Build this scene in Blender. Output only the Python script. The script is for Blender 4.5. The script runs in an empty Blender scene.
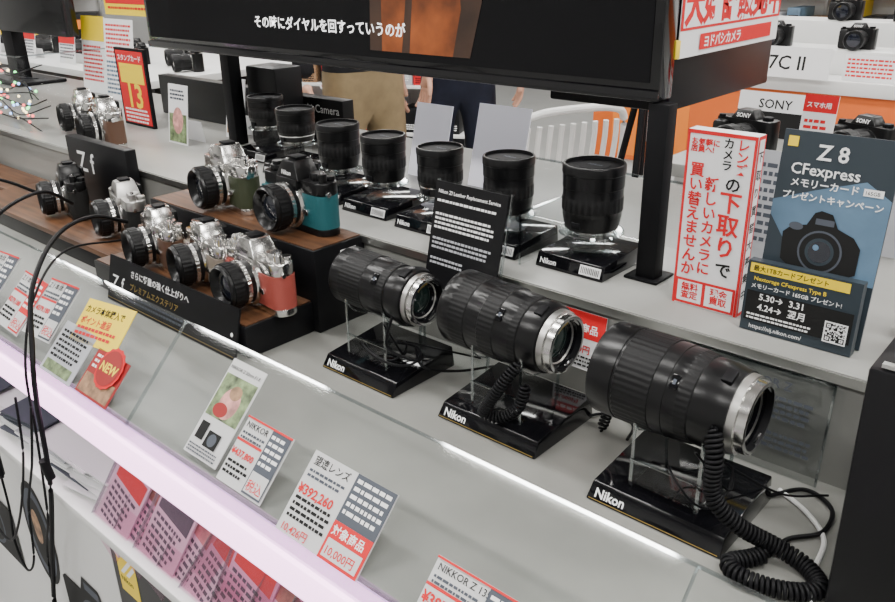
import bpy, bmesh, math, random
from mathutils import Matrix, Vector
random.seed(7)
S=bpy.context.scene; COL=S.collection
# ------------------------------------------------------------ materials
MATS={}
def mat(name,col=(.8,.8,.8),rough=.5,metal=0,emit=0,coat=0,noise=0,nscale=20,bump=0,bscale=200,spec=.5):
    if name in MATS: return MATS[name]
    m=bpy.data.materials.new(name); m.use_nodes=True; nt=m.node_tree; p=nt.nodes["Principled BSDF"]
    p.inputs["Base Color"].default_value=(*col,1); p.inputs["Roughness"].default_value=rough
    p.inputs["Metallic"].default_value=metal; p.inputs["Coat Weight"].default_value=coat
    p.inputs["Specular IOR Level"].default_value=spec
    if emit:
        p.inputs["Emission Color"].default_value=(*col,1); p.inputs["Emission Strength"].default_value=emit
    tc=nt.nodes.new("ShaderNodeTexCoord")
    if noise:
        n=nt.nodes.new("ShaderNodeTexNoise"); n.inputs["Scale"].default_value=nscale; n.inputs["Detail"].default_value=6
        nt.links.new(tc.outputs["Object"],n.inputs["Vector"])
        r=nt.nodes.new("ShaderNodeValToRGB")
        r.color_ramp.elements[0].position=.3; r.color_ramp.elements[1].position=.7
        r.color_ramp.elements[0].color=(*[max(0,c*(1-noise)) for c in col],1)
        r.color_ramp.elements[1].color=(*[min(1,c*(1+noise)) for c in col],1)
        nt.links.new(n.outputs["Fac"],r.inputs["Fac"]); nt.links.new(r.outputs["Color"],p.inputs["Base Color"])
    if bump:
        n2=nt.nodes.new("ShaderNodeTexNoise"); n2.inputs["Scale"].default_value=bscale
        nt.links.new(tc.outputs["Object"],n2.inputs["Vector"])
        b=nt.nodes.new("ShaderNodeBump"); b.inputs["Strength"].default_value=bump; b.inputs["Distance"].default_value=.001
        nt.links.new(n2.outputs["Fac"],b.inputs["Height"]); nt.links.new(b.outputs["Normal"],p.inputs["Normal"])
    MATS[name]=m; return m
def acryl(name,tint=(1,1,1),k=.05,g_=.32):
    m=bpy.data.materials.new(name); m.use_nodes=True; nt=m.node_tree; nt.nodes.clear()
    o=nt.nodes.new("ShaderNodeOutputMaterial"); mx=nt.nodes.new("ShaderNodeMixShader")
    t=nt.nodes.new("ShaderNodeBsdfTransparent"); t.inputs[0].default_value=(*tint,1)
    g=nt.nodes.new("ShaderNodeBsdfGlossy"); g.inputs["Roughness"].default_value=.05
    lw=nt.nodes.new("ShaderNodeLayerWeight"); lw.inputs[0].default_value=.5
    pw=nt.nodes.new("ShaderNodeMath"); pw.operation='POWER'; pw.inputs[1].default_value=4.5
    ma=nt.nodes.new("ShaderNodeMath"); ma.operation='MULTIPLY_ADD'; ma.inputs[1].default_value=g_; ma.inputs[2].default_value=k; ma.use_clamp=True
    nt.links.new(lw.outputs["Facing"],pw.inputs[0]); nt.links.new(pw.outputs[0],ma.inputs[0]); nt.links.new(ma.outputs[0],mx.inputs[0])
    nt.links.new(t.outputs[0],mx.inputs[1]); nt.links.new(g.outputs[0],mx.inputs[2]); nt.links.new(mx.outputs[0],o.inputs[0])
    MATS[name]=m
acryl("acrylic",(.97,.98,.98),.022); acryl("acrylic_edge",(.75,.80,.81),.26); acryl("acrylic_pink",(.98,.84,.91),.07)
acryl("acrylic_gray",(.88,.89,.89),.05)
mat("black_gloss",(.004,.004,.005),.08,coat=.2,spec=.4); mat("black_matte",(.005,.005,.006),.5,spec=.15); mat("black_rubber",(.0055,.0055,.006),.48,bump=.3,spec=.25)
mat("black_lens",(.0045,.0045,.005),.28,bump=.05,bscale=600,spec=.32); mat("black_board",(.006,.006,.007),.38,spec=.22)
mat("cap_black",(.005,.005,.006),.6,spec=.12)
mat("silver",(.72,.71,.69),.20,metal=1); mat("chrome",(.85,.85,.86),.12,metal=1); mat("silver_sat",(.55,.54,.52),.38,metal=1)
mat("gold",(.7,.5,.15),.3,metal=1)
mat("glass_dark",(.01,.012,.02),.03,coat=.6); mat("glass_green",(.01,.02,.018),.04,coat=.6)
mat("white_paper",(.78,.78,.79),.6); mat("card_white_glow",(.88,.87,.97),.5,emit=.28); mat("white_paint",(.70,.70,.69),.4); mat("gray_paper",(.42,.43,.46),.6)  # white product cards are no lamps; emission added to offset the television's shadow
mat("tag_paper",(.58,.58,.58),.5); mat("pink_paper",(.76,.54,.66),.5)
mat("ink_black",(.012,.012,.012),.6,spec=.2); mat("ink_white",(.85,.85,.85),.6); mat("ink_red",(.62,.015,.02),.5,spec=.3); mat("ink_gray",(.07,.08,.10),.6,spec=.3)
mat("ink_darkred",(.30,.02,.02),.5,spec=.3)
mat("ink_yellow",(.88,.64,.015),.5); mat("ink_blue",(.085,.15,.225),.45,noise=.55,nscale=9); mat("ink_teal",(.022,.033,.043),.45); mat("ink_orange",(.85,.22,.02),.5)
mat("photo_brown",(.30,.17,.09),.5,noise=.7,nscale=60); mat("photo_green",(.16,.22,.10),.5,noise=.8,nscale=80); mat("photo_pink",(.6,.28,.25),.5,noise=.5,nscale=60)
mat("counter_gray",(.235,.235,.218),.36,noise=.16,nscale=7,bump=.1,bscale=60); mat("ledge_gray",(.27,.27,.255),.30,noise=.08,nscale=6)
mat("metal_trim",(.6,.6,.58),.3,metal=1)
mat("strip_glow",(1,.56,.90),.4,emit=3.8)
mat("led_white",(1,.98,.95),.4,emit=9)
mat("leather_black",(.010,.010,.010),.6,bump=.6,spec=.3); mat("leather_red",(.34,.065,.05),.55,bump=.5); mat("leather_beige",(.24,.20,.16),.55,bump=.5)
mat("leather_brown",(.10,.05,.03),.55,bump=.5); mat("leather_green",(.030,.038,.016),.55,bump=.5); mat("leather_teal",(.008,.095,.11),.55,bump=.5)
mat("skin",(.55,.30,.21),.5,noise=.06); mat("khaki",(.20,.145,.075),.8,noise=.1,nscale=30); mat("cloth_black",(.010,.010,.012),.9,noise=.2,spec=.2); mat("cloth_navy",(.012,.014,.025),.9,noise=.2,spec=.2)
mat("hair",(.012,.01,.009),.5,noise=.3,nscale=80); mat("shoe",(.02,.02,.02),.4); mat("eye",(.8,.8,.8),.2); mat("lips",(.45,.16,.14),.5)
mat("floor_tile",(.32,.32,.31),.3,noise=.05,nscale=4); mat("wall_paint",(.46,.46,.45),.7,noise=.03,nscale=3); mat("ceiling_paint",(.38,.38,.38),.8,noise=.02,nscale=3)
mat("orange_panel",(.72,.14,.02),.4,noise=.06,nscale=3); mat("barcode",(.8,.8,.8),.5)
mat("tv_orange",(.22,.055,.012),.4,emit=.10,noise=.6,nscale=22); mat("tv_brown",(.035,.017,.010),.4,emit=.10,noise=.6,nscale=14); mat("tv_text",(1,1,1),.4,emit=1.0)
mat("tv_screen",(.002,.002,.003),.06,spec=.22)
mat("label_purple",(.45,.4,.6),.6)
mat("glow_red",(1,.1,.1),.4,emit=5); mat("glow_green",(.2,1,.3),.4,emit=5); mat("glow_warm",(1,.8,.4),.4,emit=6); mat("glow_blue",(.3,.5,1),.4,emit=5)
def wood():
    m=bpy.data.materials.new("wood"); m.use_nodes=True; nt=m.node_tree; p=nt.nodes["Principled BSDF"]; p.inputs["Roughness"].default_value=.4
    tc=nt.nodes.new("ShaderNodeTexCoord"); mp=nt.nodes.new("ShaderNodeMapping"); mp.inputs["Scale"].default_value=(2,24,24)
    n=nt.nodes.new("ShaderNodeTexNoise"); n.inputs["Scale"].default_value=4; n.inputs["Detail"].default_value=8
    r=nt.nodes.new("ShaderNodeValToRGB"); r.color_ramp.elements[0].color=(.040,.016,.007,1); r.color_ramp.elements[1].color=(.15,.066,.029,1)
    r.color_ramp.elements[0].position=.3; r.color_ramp.elements[1].position=.7
    nt.links.new(tc.outputs["Object"],mp.inputs[0]); nt.links.new(mp.outputs[0],n.inputs["Vector"]); nt.links.new(n.outputs["Fac"],r.inputs[0]); nt.links.new(r.outputs[0],p.inputs["Base Color"])
    MATS["wood"]=m
wood()
# ------------------------------------------------------------ builder
def RX(a): return Matrix.Rotation(math.radians(a),4,'X')
def RY(a): return Matrix.Rotation(math.radians(a),4,'Y')
def RZ(a): return Matrix.Rotation(math.radians(a),4,'Z')
def TR(x,y,z): return Matrix.Translation((x,y,z))
I4=Matrix.Identity(4)
class B:
    def __init__(s): s.bm=bmesh.new(); s.ms=[]
    def mi(s,m):
        if m not in s.ms: s.ms.append(m)
        return s.ms.index(m)
    def merge(s,t,M,m=None,smooth=False):
        t.transform(M)
        if m is not None:
            i=s.mi(m)
            for f in t.faces: f.material_index=i
        for f in t.faces: f.smooth=smooth
        me=bpy.data.meshes.new("tmp"); t.to_mesh(me); t.free(); s.bm.from_mesh(me); bpy.data.meshes.remove(me)
    def box(s,c,d,m,bev=0,M=I4,seg=2):
        t=bmesh.new(); bmesh.ops.create_cube(t,size=1); bmesh.ops.scale(t,vec=d,verts=t.verts)
        if bev: bmesh.ops.bevel(t,geom=list(t.edges),offset=bev,segments=seg,affect='EDGES',profile=.5)
        s.merge(t,M@TR(*c),m)
    def b2(s,lo,hi,m,bev=0,M=I4):
        s.box([(a+b)/2 for a,b in zip(lo,hi)],[abs(b-a) for a,b in zip(lo,hi)],m,bev,M)
    def hexa(s,p,m,M=I4,bev=0):
        t=bmesh.new(); v=[t.verts.new(q) for q in p]
        for f in ((3,2,1,0),(4,5,6,7),(0,1,5,4),(1,2,6,5),(2,3,7,6),(3,0,4,7)): t.faces.new([v[i] for i in f])
        if bev: bmesh.ops.bevel(t,geom=list(t.edges),offset=bev,segments=2,affect='EDGES',profile=.5)
        s.merge(t,M,m)
    def poly(s,pts,h,m,M=I4,bev=0):
        t=bmesh.new(); n=len(pts)
        a=[t.verts.new((x,y,0)) for x,y in pts]; b=[t.verts.new((x,y,h)) for x,y in pts]
        t.faces.new(a[::-1]); t.faces.new(b)
        for i in range(n): t.faces.new((a[i],a[(i+1)%n],b[(i+1)%n],b[i]))
        if bev:
            es=[e for e in t.edges if abs(e.verts[0].co.z-e.verts[1].co.z)<1e-7]
            bmesh.ops.bevel(t,geom=es,offset=bev,segments=2,affect='EDGES',profile=.5)
        s.merge(t,M,m)
    def lathe(s,prof,M=I4,seg=64,kn=.03,per=2):
        t=bmesh.new(); rings=[]
        for p in prof:
            z,r=p[0],p[1]; k=p[3] if len(p)>3 else 0; ring=[]
            if r<1e-6: ring=[t.verts.new((0,0,z))]
            else:
                for i in range(seg):
                    rr=r*(1-(kn if (i//per)%2 and k else 0)); a=2*math.pi*i/seg
                    ring.append(t.verts.new((rr*math.cos(a),rr*math.sin(a),z)))
            rings.append(ring)
        for j in range(len(prof)-1):
            A,Bn=rings[j],rings[j+1]; mi=s.mi(prof[j][2])
            for i in range(seg):
                k=(i+1)%seg
                if len(A)==1 and len(Bn)==1: continue
                if len(A)==1: f=t.faces.new((A[0],Bn[k],Bn[i]))
                elif len(Bn)==1: f=t.faces.new((A[i],A[k],Bn[0]))
                else: f=t.faces.new((A[i],A[k],Bn[k],Bn[i]))
                f.material_index=mi
        bmesh.ops.recalc_face_normals(t,faces=t.faces)
        t.transform(M)
        me=bpy.data.meshes.new("tmp"); t.to_mesh(me); t.free(); s.bm.from_mesh(me); bpy.data.meshes.remove(me)
    def cyl(s,r,h,m,M=I4,seg=32,kn=0,bev=0):
        b=bev or r*.06
        s.lathe([(0,0,m),(0,r-b,m),(b,r,m,kn),(h-b,r,m,kn),(h,r-b,m),(h,0,m)],M,seg,.06)
    def sph(s,r,m,M=I4,seg=20):
        t=bmesh.new(); bmesh.ops.create_uvsphere(t,u_segments=seg,v_segments=seg//2+2,radius=r); s.merge(t,M,m,True)
    def tube(s,pts,r,m,n=8):
        pts=[Vector(p) for p in pts]; t=bmesh.new(); rings=[]; up=Vector((0,0,1))
        for i,p in enumerate(pts):
            d=(pts[min(i+1,len(pts)-1)]-pts[max(i-1,0)]).normalized()
            u=d.cross(up if abs(d.z)<.95 else Vector((1,0,0))).normalized(); w=d.cross(u)
            rings.append([t.verts.new(p+u*r*math.cos(2*math.pi*k/n)+w*r*math.sin(2*math.pi*k/n)) for k in range(n)])
        for j in range(len(rings)-1):
            for k in range(n): t.faces.new((rings[j][k],rings[j][(k+1)%n],rings[j+1][(k+1)%n],rings[j+1][k]))
        t.faces.new(rings[0][::-1]); t.faces.new(rings[-1])
        s.merge(t,I4,m,True)
    def text(s,body,size,m,M=I4,al='LEFT',bold=0,ex=0,sl=1.0):
        cu=bpy.data.curves.new("t","FONT"); cu.body=body; cu.size=size; cu.align_x=al; cu.resolution_u=2
        cu.offset=bold*size*.6; cu.extrude=ex; cu.space_line=sl
        ob=bpy.data.objects.new("t",cu); COL.objects.link(ob)
        dg=bpy.context.evaluated_depsgraph_get(); me=ob.evaluated_get(dg).to_mesh()
        t=bmesh.new(); t.from_mesh(me); ob.evaluated_get(dg).to_mesh_clear(); bpy.data.objects.remove(ob); bpy.data.curves.remove(cu)
        s.merge(t,M,m)
    def items(s,M,its,z0=.0004):
        for k,it in enumerate(its):
            z=z0+.00012*k
            if it[0]=='r':
                _,x,y,w,h,m=it; t=bmesh.new()
                t.faces.new([t.verts.new(p) for p in ((x,y,z),(x+w,y,z),(x+w,y+h,z),(x,y+h,z))]); s.merge(t,M,m)
            elif it[0]=='c':
                _,x,y,rx,ry,m=it; t=bmesh.new()
                t.faces.new([t.verts.new((x+rx*math.cos(a*math.pi/16),y+ry*math.sin(a*math.pi/16),z)) for a in range(32)]); s.merge(t,M,m)
            elif it[0]=='p':
                _,pts,m=it; t=bmesh.new(); t.faces.new([t.verts.new((x,y,z)) for x,y in pts]); s.merge(t,M,m)
            elif it[0]=='t':
                _,txt,x,y,sz,m=it[:6]; al=it[6] if len(it)>6 else 'LEFT'; bd=it[7] if len(it)>7 else .01; sl=it[8] if len(it)>8 else 1
                s.text(txt,sz,m,M@TR(x,y,z),al,bd,0,sl)
            elif it[0]=='v':   # vertical text: x centre, y of top
                _,txt,x,y,sz,pitch,m=it
                for i,ch in enumerate(txt): s.text(ch,sz,m,M@TR(x,y-(i+.85)*pitch,z),'CENTER',.04)
            elif it[0]=='lines':
                _,x,y,w,n,gap,m=it; t=bmesh.new(); h=gap*.5
                for r in range(n):
                    xx=x; yy=y-r*gap
                    while xx<x+w:
                        ww=gap*random.uniform(.4,1.3)
                        if xx+ww>x+w: break
                        t.faces.new([t.verts.new(p) for p in ((xx,yy,z),(xx+ww,yy,z),(xx+ww,yy+h,z),(xx,yy+h,z))]); xx+=ww+gap*.22
                s.merge(t,M,m)
            elif it[0]=='qr':
                _,x,y,w,m=it; n=17; c=w/n; t=bmesh.new()
                for i in range(n):
                    for j in range(n):
                        fi=(i<5 or i>11) and (j<5) or (i<5 and j>11)
                        if fi:
                            a=i if i<5 else i-12; b_=j if j<5 else j-12
                            on=a in(0,4) or b_ in(0,4) or (a==2 and b_==2)
                        else: on=random.random()<.5
                        if on: t.faces.new([t.verts.new(p) for p in ((x+i*c,y+j*c,z),(x+i*c+c,y+j*c,z),(x+i*c+c,y+j*c+c,z),(x+i*c,y+j*c+c,z))])
                s.merge(t,M,m)
    def obj(s,name,M=I4,parent=None,auto=True):
        me=bpy.data.meshes.new(name); s.bm.to_mesh(me); s.bm.free()
        for m in s.ms: me.materials.append(MATS[m])
        ob=bpy.data.objects.new(name,me); ob.matrix_world=M; COL.objects.link(ob)
        if parent: ob.parent=parent
        if auto:
            for p in me.polygons: p.use_smooth=True
            me.set_sharp_from_angle(angle=math.radians(32))
        return ob
def card(name,M,w,h,bg,its,th=.001,parent=None):
    b=B(); b.b2((0,0,-th),(w,h,0),bg); b.items(I4,its); return b.obj(name,M,parent)
def catmull(P,n=12):
    P=[Vector(p) for p in P]; P=[P[0]*2-P[1]]+P+[P[-1]*2-P[-2]]; out=[]
    for i in range(1,len(P)-2):
        for k in range(n):
            t=k/n; a,b_,c,d=P[i-1:i+3]
            out.append(.5*((2*b_)+(-a+c)*t+(2*a-5*b_+4*c-d)*t*t+(-a+3*b_-3*c+d)*t**3))
    out.append(P[-2]); return out
def cable(name,P,r,m="black_matte",n=12):
    b=B(); b.tube(catmull(P,n),r,m,8); return b.obj(name)
def coil(name,P,R=.0065,r=.0016,pitch=.0042):
    pts=catmull(P,30); L=[0]
    for i in range(1,len(pts)): L.append(L[-1]+(pts[i]-pts[i-1]).length)
    tot=L[-1]; N=int(tot/pitch*12); out=[]; j=0; u=None
    for k in range(N):
        l=tot*k/N
        while j<len(L)-2 and L[j+1]<l: j+=1
        f=(l-L[j])/max(1e-9,L[j+1]-L[j]); p=pts[j].lerp(pts[j+1],f); d=(pts[j+1]-pts[j]).normalized()
        if u is None: u=d.orthogonal().normalized()
        u=(u-d*u.dot(d)).normalized(); w=d.cross(u); a=2*math.pi*k/12
        e=min(1,k/20,(N-k)/20); out.append(p+(u*math.cos(a)+w*math.sin(a))*R*e)
    cu=bpy.data.curves.new(name,'CURVE'); cu.dimensions='3D'; cu.bevel_depth=r; cu.bevel_resolution=2
    sp=cu.splines.new('POLY'); sp.points.add(len(out)-1)
    for q,p in zip(sp.points,out): q.co=(*p,1)
    cu.materials.append(MATS["black_matte"]); ob=bpy.data.objects.new(name,cu); COL.objects.link(ob)
    return ob
# ------------------------------------------------------------ room
FL=-.9
def simple(name,lo,hi,m):
    b=B(); b.b2(lo,hi,m); return b.obj(name)
simple("floor",(-8,-3,FL-.1),(5,8,FL),"floor_tile")
simple("ceiling",(-8,-3,2.0),(5,8,2.1),"ceiling_paint")
simple("wall_back",(-8,8,FL),(5,8.1,2),"wall_paint"); simple("wall_front",(-8,-3.1,FL),(5,-3,2),"wall_paint")
simple("wall_left",(-8.1,-3,FL),(-8,8,2),"wall_paint"); simple("wall_right",(5,-3,FL),(5.1,8,2),"wall_paint")
for x in (-5.6,-3.6,-1.6,.4,2.4):
    for y in (-1.2,.4,2.0,3.8,5.8):
        b=B(); b.b2((-.62,-.16,0),(.62,.16,.03),"white_paint",.004); b.b2((-.58,-.12,-.004),(.58,.12,0),"led_white")
        o=b.obj("ceiling_light",TR(x,y,1.968))
        l=bpy.data.lights.new("panel_lamp",'AREA'); l.shape='RECTANGLE'; l.size=1.16; l.size_y=.24; l.energy=28; l.color=(1,.985,.95)
        lo=bpy.data.objects.new("lamp",l); lo.parent=o; lo.location=(0,0,-.012); COL.objects.link(lo)
w=bpy.data.worlds.new("w"); S.world=w; w.use_nodes=True; w.node_tree.nodes["Background"].inputs[0].default_value=(.8,.82,.85,1); w.node_tree.nodes["Background"].inputs[1].default_value=.3
# ------------------------------------------------------------ main counter
YF=.355; YL=.765; ZL=.127
b=B()
b.b2((-3.4,YF+.012,-.045),(.9,YL+.01,0),"counter_gray")
b.b2((-3.4,YL,0-.045),(.9,1.28,ZL-.006),"ledge_gray")
b.b2((-3.4,YL-.006,ZL-.006),(.9,1.285,ZL),"ledge_gray",.0015)
b.b2((-3.4,YL-.0075,ZL-.012),(.9,YL-.0055,ZL-.002),"metal_trim")
b.b2((-3.4,YF,-.047),(.9,YF+.012,-.042),"white_paint")
b.b2((-3.4,YF-.014,-.045),(.9,YF+.012,-.006),"strip_glow",.004)
b.b2((-3.4,YF-.008,-.006),(.9,YF+.014,-.002),"acrylic_edge")
b.b2((-3.4,.60,-.16),(.9,.62,-.045),"white_paint"); b.b2((-3.4,.325,-.175),(.9,.62,-.16),"white_paint",.002)
b.b2((-3.4,.34,FL),(.9,1.27,-.175),"white_paint")
b.b2((-3.4,.62,-.175),(.9,1.27,-.045),"white_paint")
b.obj("display_counter")
b=B(); M=TR(0,.362,-.004)@RX(46)
b.b2((-3.4,0,-.0015),(.9,.140,.0015),"acrylic",0,M); b.b2((-3.4,.138,-.0020),(.9,.1412,.0020),"acrylic_edge",0,M)
for x in (-1.5,-.84,-.18): b.b2((x,0,-.002),(x+.0015,.14,.002),"acrylic_edge",0,M)
b.obj("acrylic_price_rail")
def slope(x,s): return TR(x,.362,-.004)@RX(46)@TR(0,s,.0028)
def price(name,x,s,w,h,t1,pr,extra,red=False,rz=0):
    its=[('r',0,h*.62,w*.55,h*.04,'ink_red'),('t',t1,w*.04,h*.84,h*.13,'ink_black'),('lines',w*.04,h*.74,w*.5,2,h*.07,'ink_gray'),
         ('t',pr,w*.02,h*.42,w*.128,'ink_red','LEFT',.05),('lines',w*.04,h*.30,w*.5,3,h*.08,'ink_black'),
         ('r',w*.58,h*.03,w*.40,h*.94,'ink_gray' if not red else 'ink_red'),('lines',w*.61,h*.86,w*.34,5,h*.10,'ink_white'),
         ('r',w*.60,h*.06,w*.36,h*.3,'tag_paper'),('t',extra,w*.61,h*.10,h*.17,'ink_red','LEFT',.02),('r',0,h*.97,w,h*.03,'ink_red')]
    return card(name,slope(x,s)@RZ(rz),w,h,"tag_paper",its)
price("price_tag",-.658,.008,.074,.072,"NIKKOR レンズ","¥437,800","税込")
b=B(); b.b2((0,0,-.001),(.113,.082,0),"tag_paper")
b.items(I4,[('t',"望遠レンズ",.005,.070,.010,'ink_black','LEFT',.02),('lines',.005,.062,.05,2,.005,'ink_gray'),('t',"¥392,260",.003,.040,.0128,'ink_red','LEFT',.05),('lines',.005,.034,.052,4,.006,'ink_black'),
 ('t',"10,426円",.005,.003,.010,'ink_red','LEFT',.02),
 ('r',.062,.036,.051,.046,'ink_gray'),('lines',.065,.074,.045,5,.0075,'ink_white'),('r',.062,0,.051,.036,'ink_red'),('t',"対象商品",.0645,.024,.0105,'ink_white','LEFT',.03),('r',.065,.003,.045,.017,'tag_paper'),('t',"10,000円",.066,.006,.0105,'ink_red','LEFT',.03)])
b.obj("price_tag",slope(-.552,0.0))
price("price_tag",-.374,-.010,.098,.066,"NIKKOR Z 135mm","¥385,000","エコ",False)
card("product_leaflet",slope(-.725,.014),.060,.112,"tag_paper",[('r',.002,.045,.056,.05,'photo_green'),('c',.03,.065,.016,.018,'photo_pink'),('c',.032,.078,.010,.008,'photo_brown'),('c',.022,.055,.012,.008,'ink_darkred'),('t',"NIKKOR Z 50mm f/1.8",.003,.101,.0055,'ink_black'),
   ('r',.006,.018,.014,.02,'ink_black'),('r',.024,.014,.022,.018,'ink_black'),('c',.035,.023,.007,.007,'ink_gray'),('lines',.004,.010,.052,3,.0035,'ink_gray')])
card("yellow_offer_tag",slope(-1.040,.052)@RZ(6),.112,.060,"ink_yellow",[('t',"カメラ本体購入で",.005,.042,.0115,'ink_black','LEFT',.03),('t',"ポイント進呈",.006,.026,.012,'ink_red','LEFT',.03),('lines',.006,.018,.09,2,.008,'ink_red')])
card("product_leaflet",slope(-1.065,.0),.085,.072,"gray_paper",[('lines',.006,.058,.07,6,.007,'ink_black'),('r',.006,.004,.07,.014,'photo_green')])
card("product_leaflet",slope(-.965,.002),.078,.060,"ink_darkred",[('r',.003,.003,.072,.025,'photo_brown'),('lines',.006,.05,.06,3,.007,'ink_white')])
b=B(); b.poly([(.026*(1+.06*(i%2))*math.cos(i*math.pi/16),.026*(1+.06*(i%2))*math.sin(i*math.pi/16)) for i in range(32)],.001,"ink_red",TR(0,0,-.001))
b.items(I4,[('c',0,0,.023,.023,'ink_darkred'),('t',"NEW",0,-.006,.0165,'ink_yellow','CENTER',.05)],.0006); b.obj("new_sticker",slope(-.918,.046)@TR(0,0,.003))
for i,x in enumerate((-1.68,-1.57,-1.46,-1.35,-1.24,-1.155)):
    price("price_tag",x,.02+.008*(i%2),.080,.085,"Z f 本体","¥279,180","税込",i%2==0,(-2,3)[i%2])
# ------------------------------------------------------------ brochures in the recess
b=B()
for i in range(16):
    x=-1.75+i*.052
    for k in range(random.randint(4,7)):
        dx,dy,r=random.uniform(-.006,.006),random.uniform(-.008,.008),random.uniform(-6,6)
        b.box((0,0,0),(.10,.15,.0022),random.choice(["white_paper","gray_paper","white_paper","ink_gray","white_paper"]),0,TR(x+dx,.425+dy,-.155+i%3*.002+.0062*k)@RZ(r+6)@RX(3))
b.obj("brochure_stack")
b=B()
for i in range(10):
    x=-.93+i*.052; M=TR(x,.342+.003*(i%2),-.154)@RX(62+random.uniform(-5,5))@RZ(-12+random.uniform(-4,4))
    b.b2((0,-.02,0),(.085,.098,.002),"acrylic_pink",0,M); b.b2((.004,-.016,-.005),(.080,.092,-.002),["white_paper","pink_paper","white_paper","white_paper"][i%4],0,M)
    b.items(M,[('r',.008,.058,.068,.026,['ink_red','photo_brown','ink_gray','photo_pink','ink_red'][i%5]),('lines',.01,.048,.06,6,.009,'ink_gray')],-.0016)
    b.b2((0,.097,-.001),(.085,.0995,.003),"acrylic_edge",0,M); b.b2((0,-.02,-.001),(.0015,.098,.003),"acrylic_edge",0,M)
b.obj("brochure_pocket")
M=TR(-1.70,.337,-.80)@RX(90)
def camshape(cx,cy,s_):
    P=[(-1,-.6),(1,-.6),(1,.42),(.9,.5),(.38,.52),(.25,.82),(-.25,.82),(-.38,.52),(-.9,.5),(-1,.42)]
    return [('p',[(cx+a*s_,cy+b_*s_) for a,b_ in P],'ink_black'),('r',cx-.22*s_,cy+.6*s_,.44*s_,.14*s_,'ink_gray'),('c',cx,cy-.05*s_,.50*s_,.50*s_,'ink_gray'),('c',cx,cy-.05*s_,.44*s_,.44*s_,'ink_black'),('c',cx,cy-.05*s_,.30*s_,.30*s_,'glass_dark'),('c',cx-.08*s_,cy+.05*s_,.08*s_,.08*s_,'ink_blue')]
card("camera_poster",M,.80,.62,"white_paint",[
  ('c',.545,.49,.052,.095,'ink_black'),('c',.545,.49,.044,.082,'ink_gray'),('c',.545,.49,.034,.066,'ink_black'),('c',.540,.50,.015,.032,'photo_brown')]+camshape(.70,.40,.10)+camshape(.32,.42,.11))
M=TR(-.893,.335,-.80)@RX(90)
card("black_logo_panel",M,1.2,.62,"black_board",[('r',.014,.548,.048,.068,'ink_yellow'),('t',"Nikon",.018,.566,.012,'ink_black','LEFT',.03),('p',[(.02,.580),(.050,.612),(.058,.612),(.028,.580)],'ink_white'),('p',[(.034,.580),(.058,.606),(.060,.600),(.042,.580)],'ink_white')])
# ------------------------------------------------------------ foreground lens stands + lenses
def lens_stand(x,y,w=.14,d=.115,name="lens_display_stand",zl=.115,rl=.045):
    b=B(); h=.020
    b.hexa([(-w/2,-d/2,0),(w/2,-d/2,0),(w/2,d/2,0),(-w/2,d/2,0),(-w/2+.002,-d/2+.010,h*.85),(w/2-.002,-d/2+.010,h*.85),(w/2-.002,d/2-.002,h+.008),(-w/2+.002,d/2-.002,h+.008)],"black_gloss",I4,.0012)
    ang=math.degrees(math.atan2(h*.85,.010)); M=TR(-w/2,-d/2-.0004,0)@RX(ang)
    b.items(M,[('t',"Nikon",.008,.0055,.0130,'ink_white','LEFT',.04),('r',.003,.0022,w-.006,.0007,'gold')],.0006)
    for sx in (-.034,.034):
        r=rl*1.02; top=zl-rl*.35; P=[(-.036,.022),(.036,.022),(.036,top)]
        for k in range(9):
            a=math.radians(-20-140*k/8); P.append((r*math.cos(a)*1.0,zl+r*1.06*math.sin(a)))
        P.append((-.036,top))
        P=[(min(.036,max(-.036,px)),pz) for px,pz in P]
        b.poly(P,.003,"acrylic",TR(sx-.0015,0,0)@RZ(90)@RX(90))
        for yy in (-.0365,.035): b.b2((sx-.0017,yy,.02),(sx+.0017,yy+.0012,top),"acrylic_edge")
        for k in range(2,len(P)-1):
            (ax,az),(bx,bz)=P[k],P[(k+1)%len(P)]
            b.tube([(sx,ax,az),(sx,bx,bz)],.0010,"acrylic_edge",5)
    b.b2((-.036,-.037,.024),(.036,-.035,.05),"acrylic"); b.b2((-.036,-.0375,.0495),(.036,-.0345,.0508),"acrylic_edge")
    return b.obj(name,TR(x,y,.0005))
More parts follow.
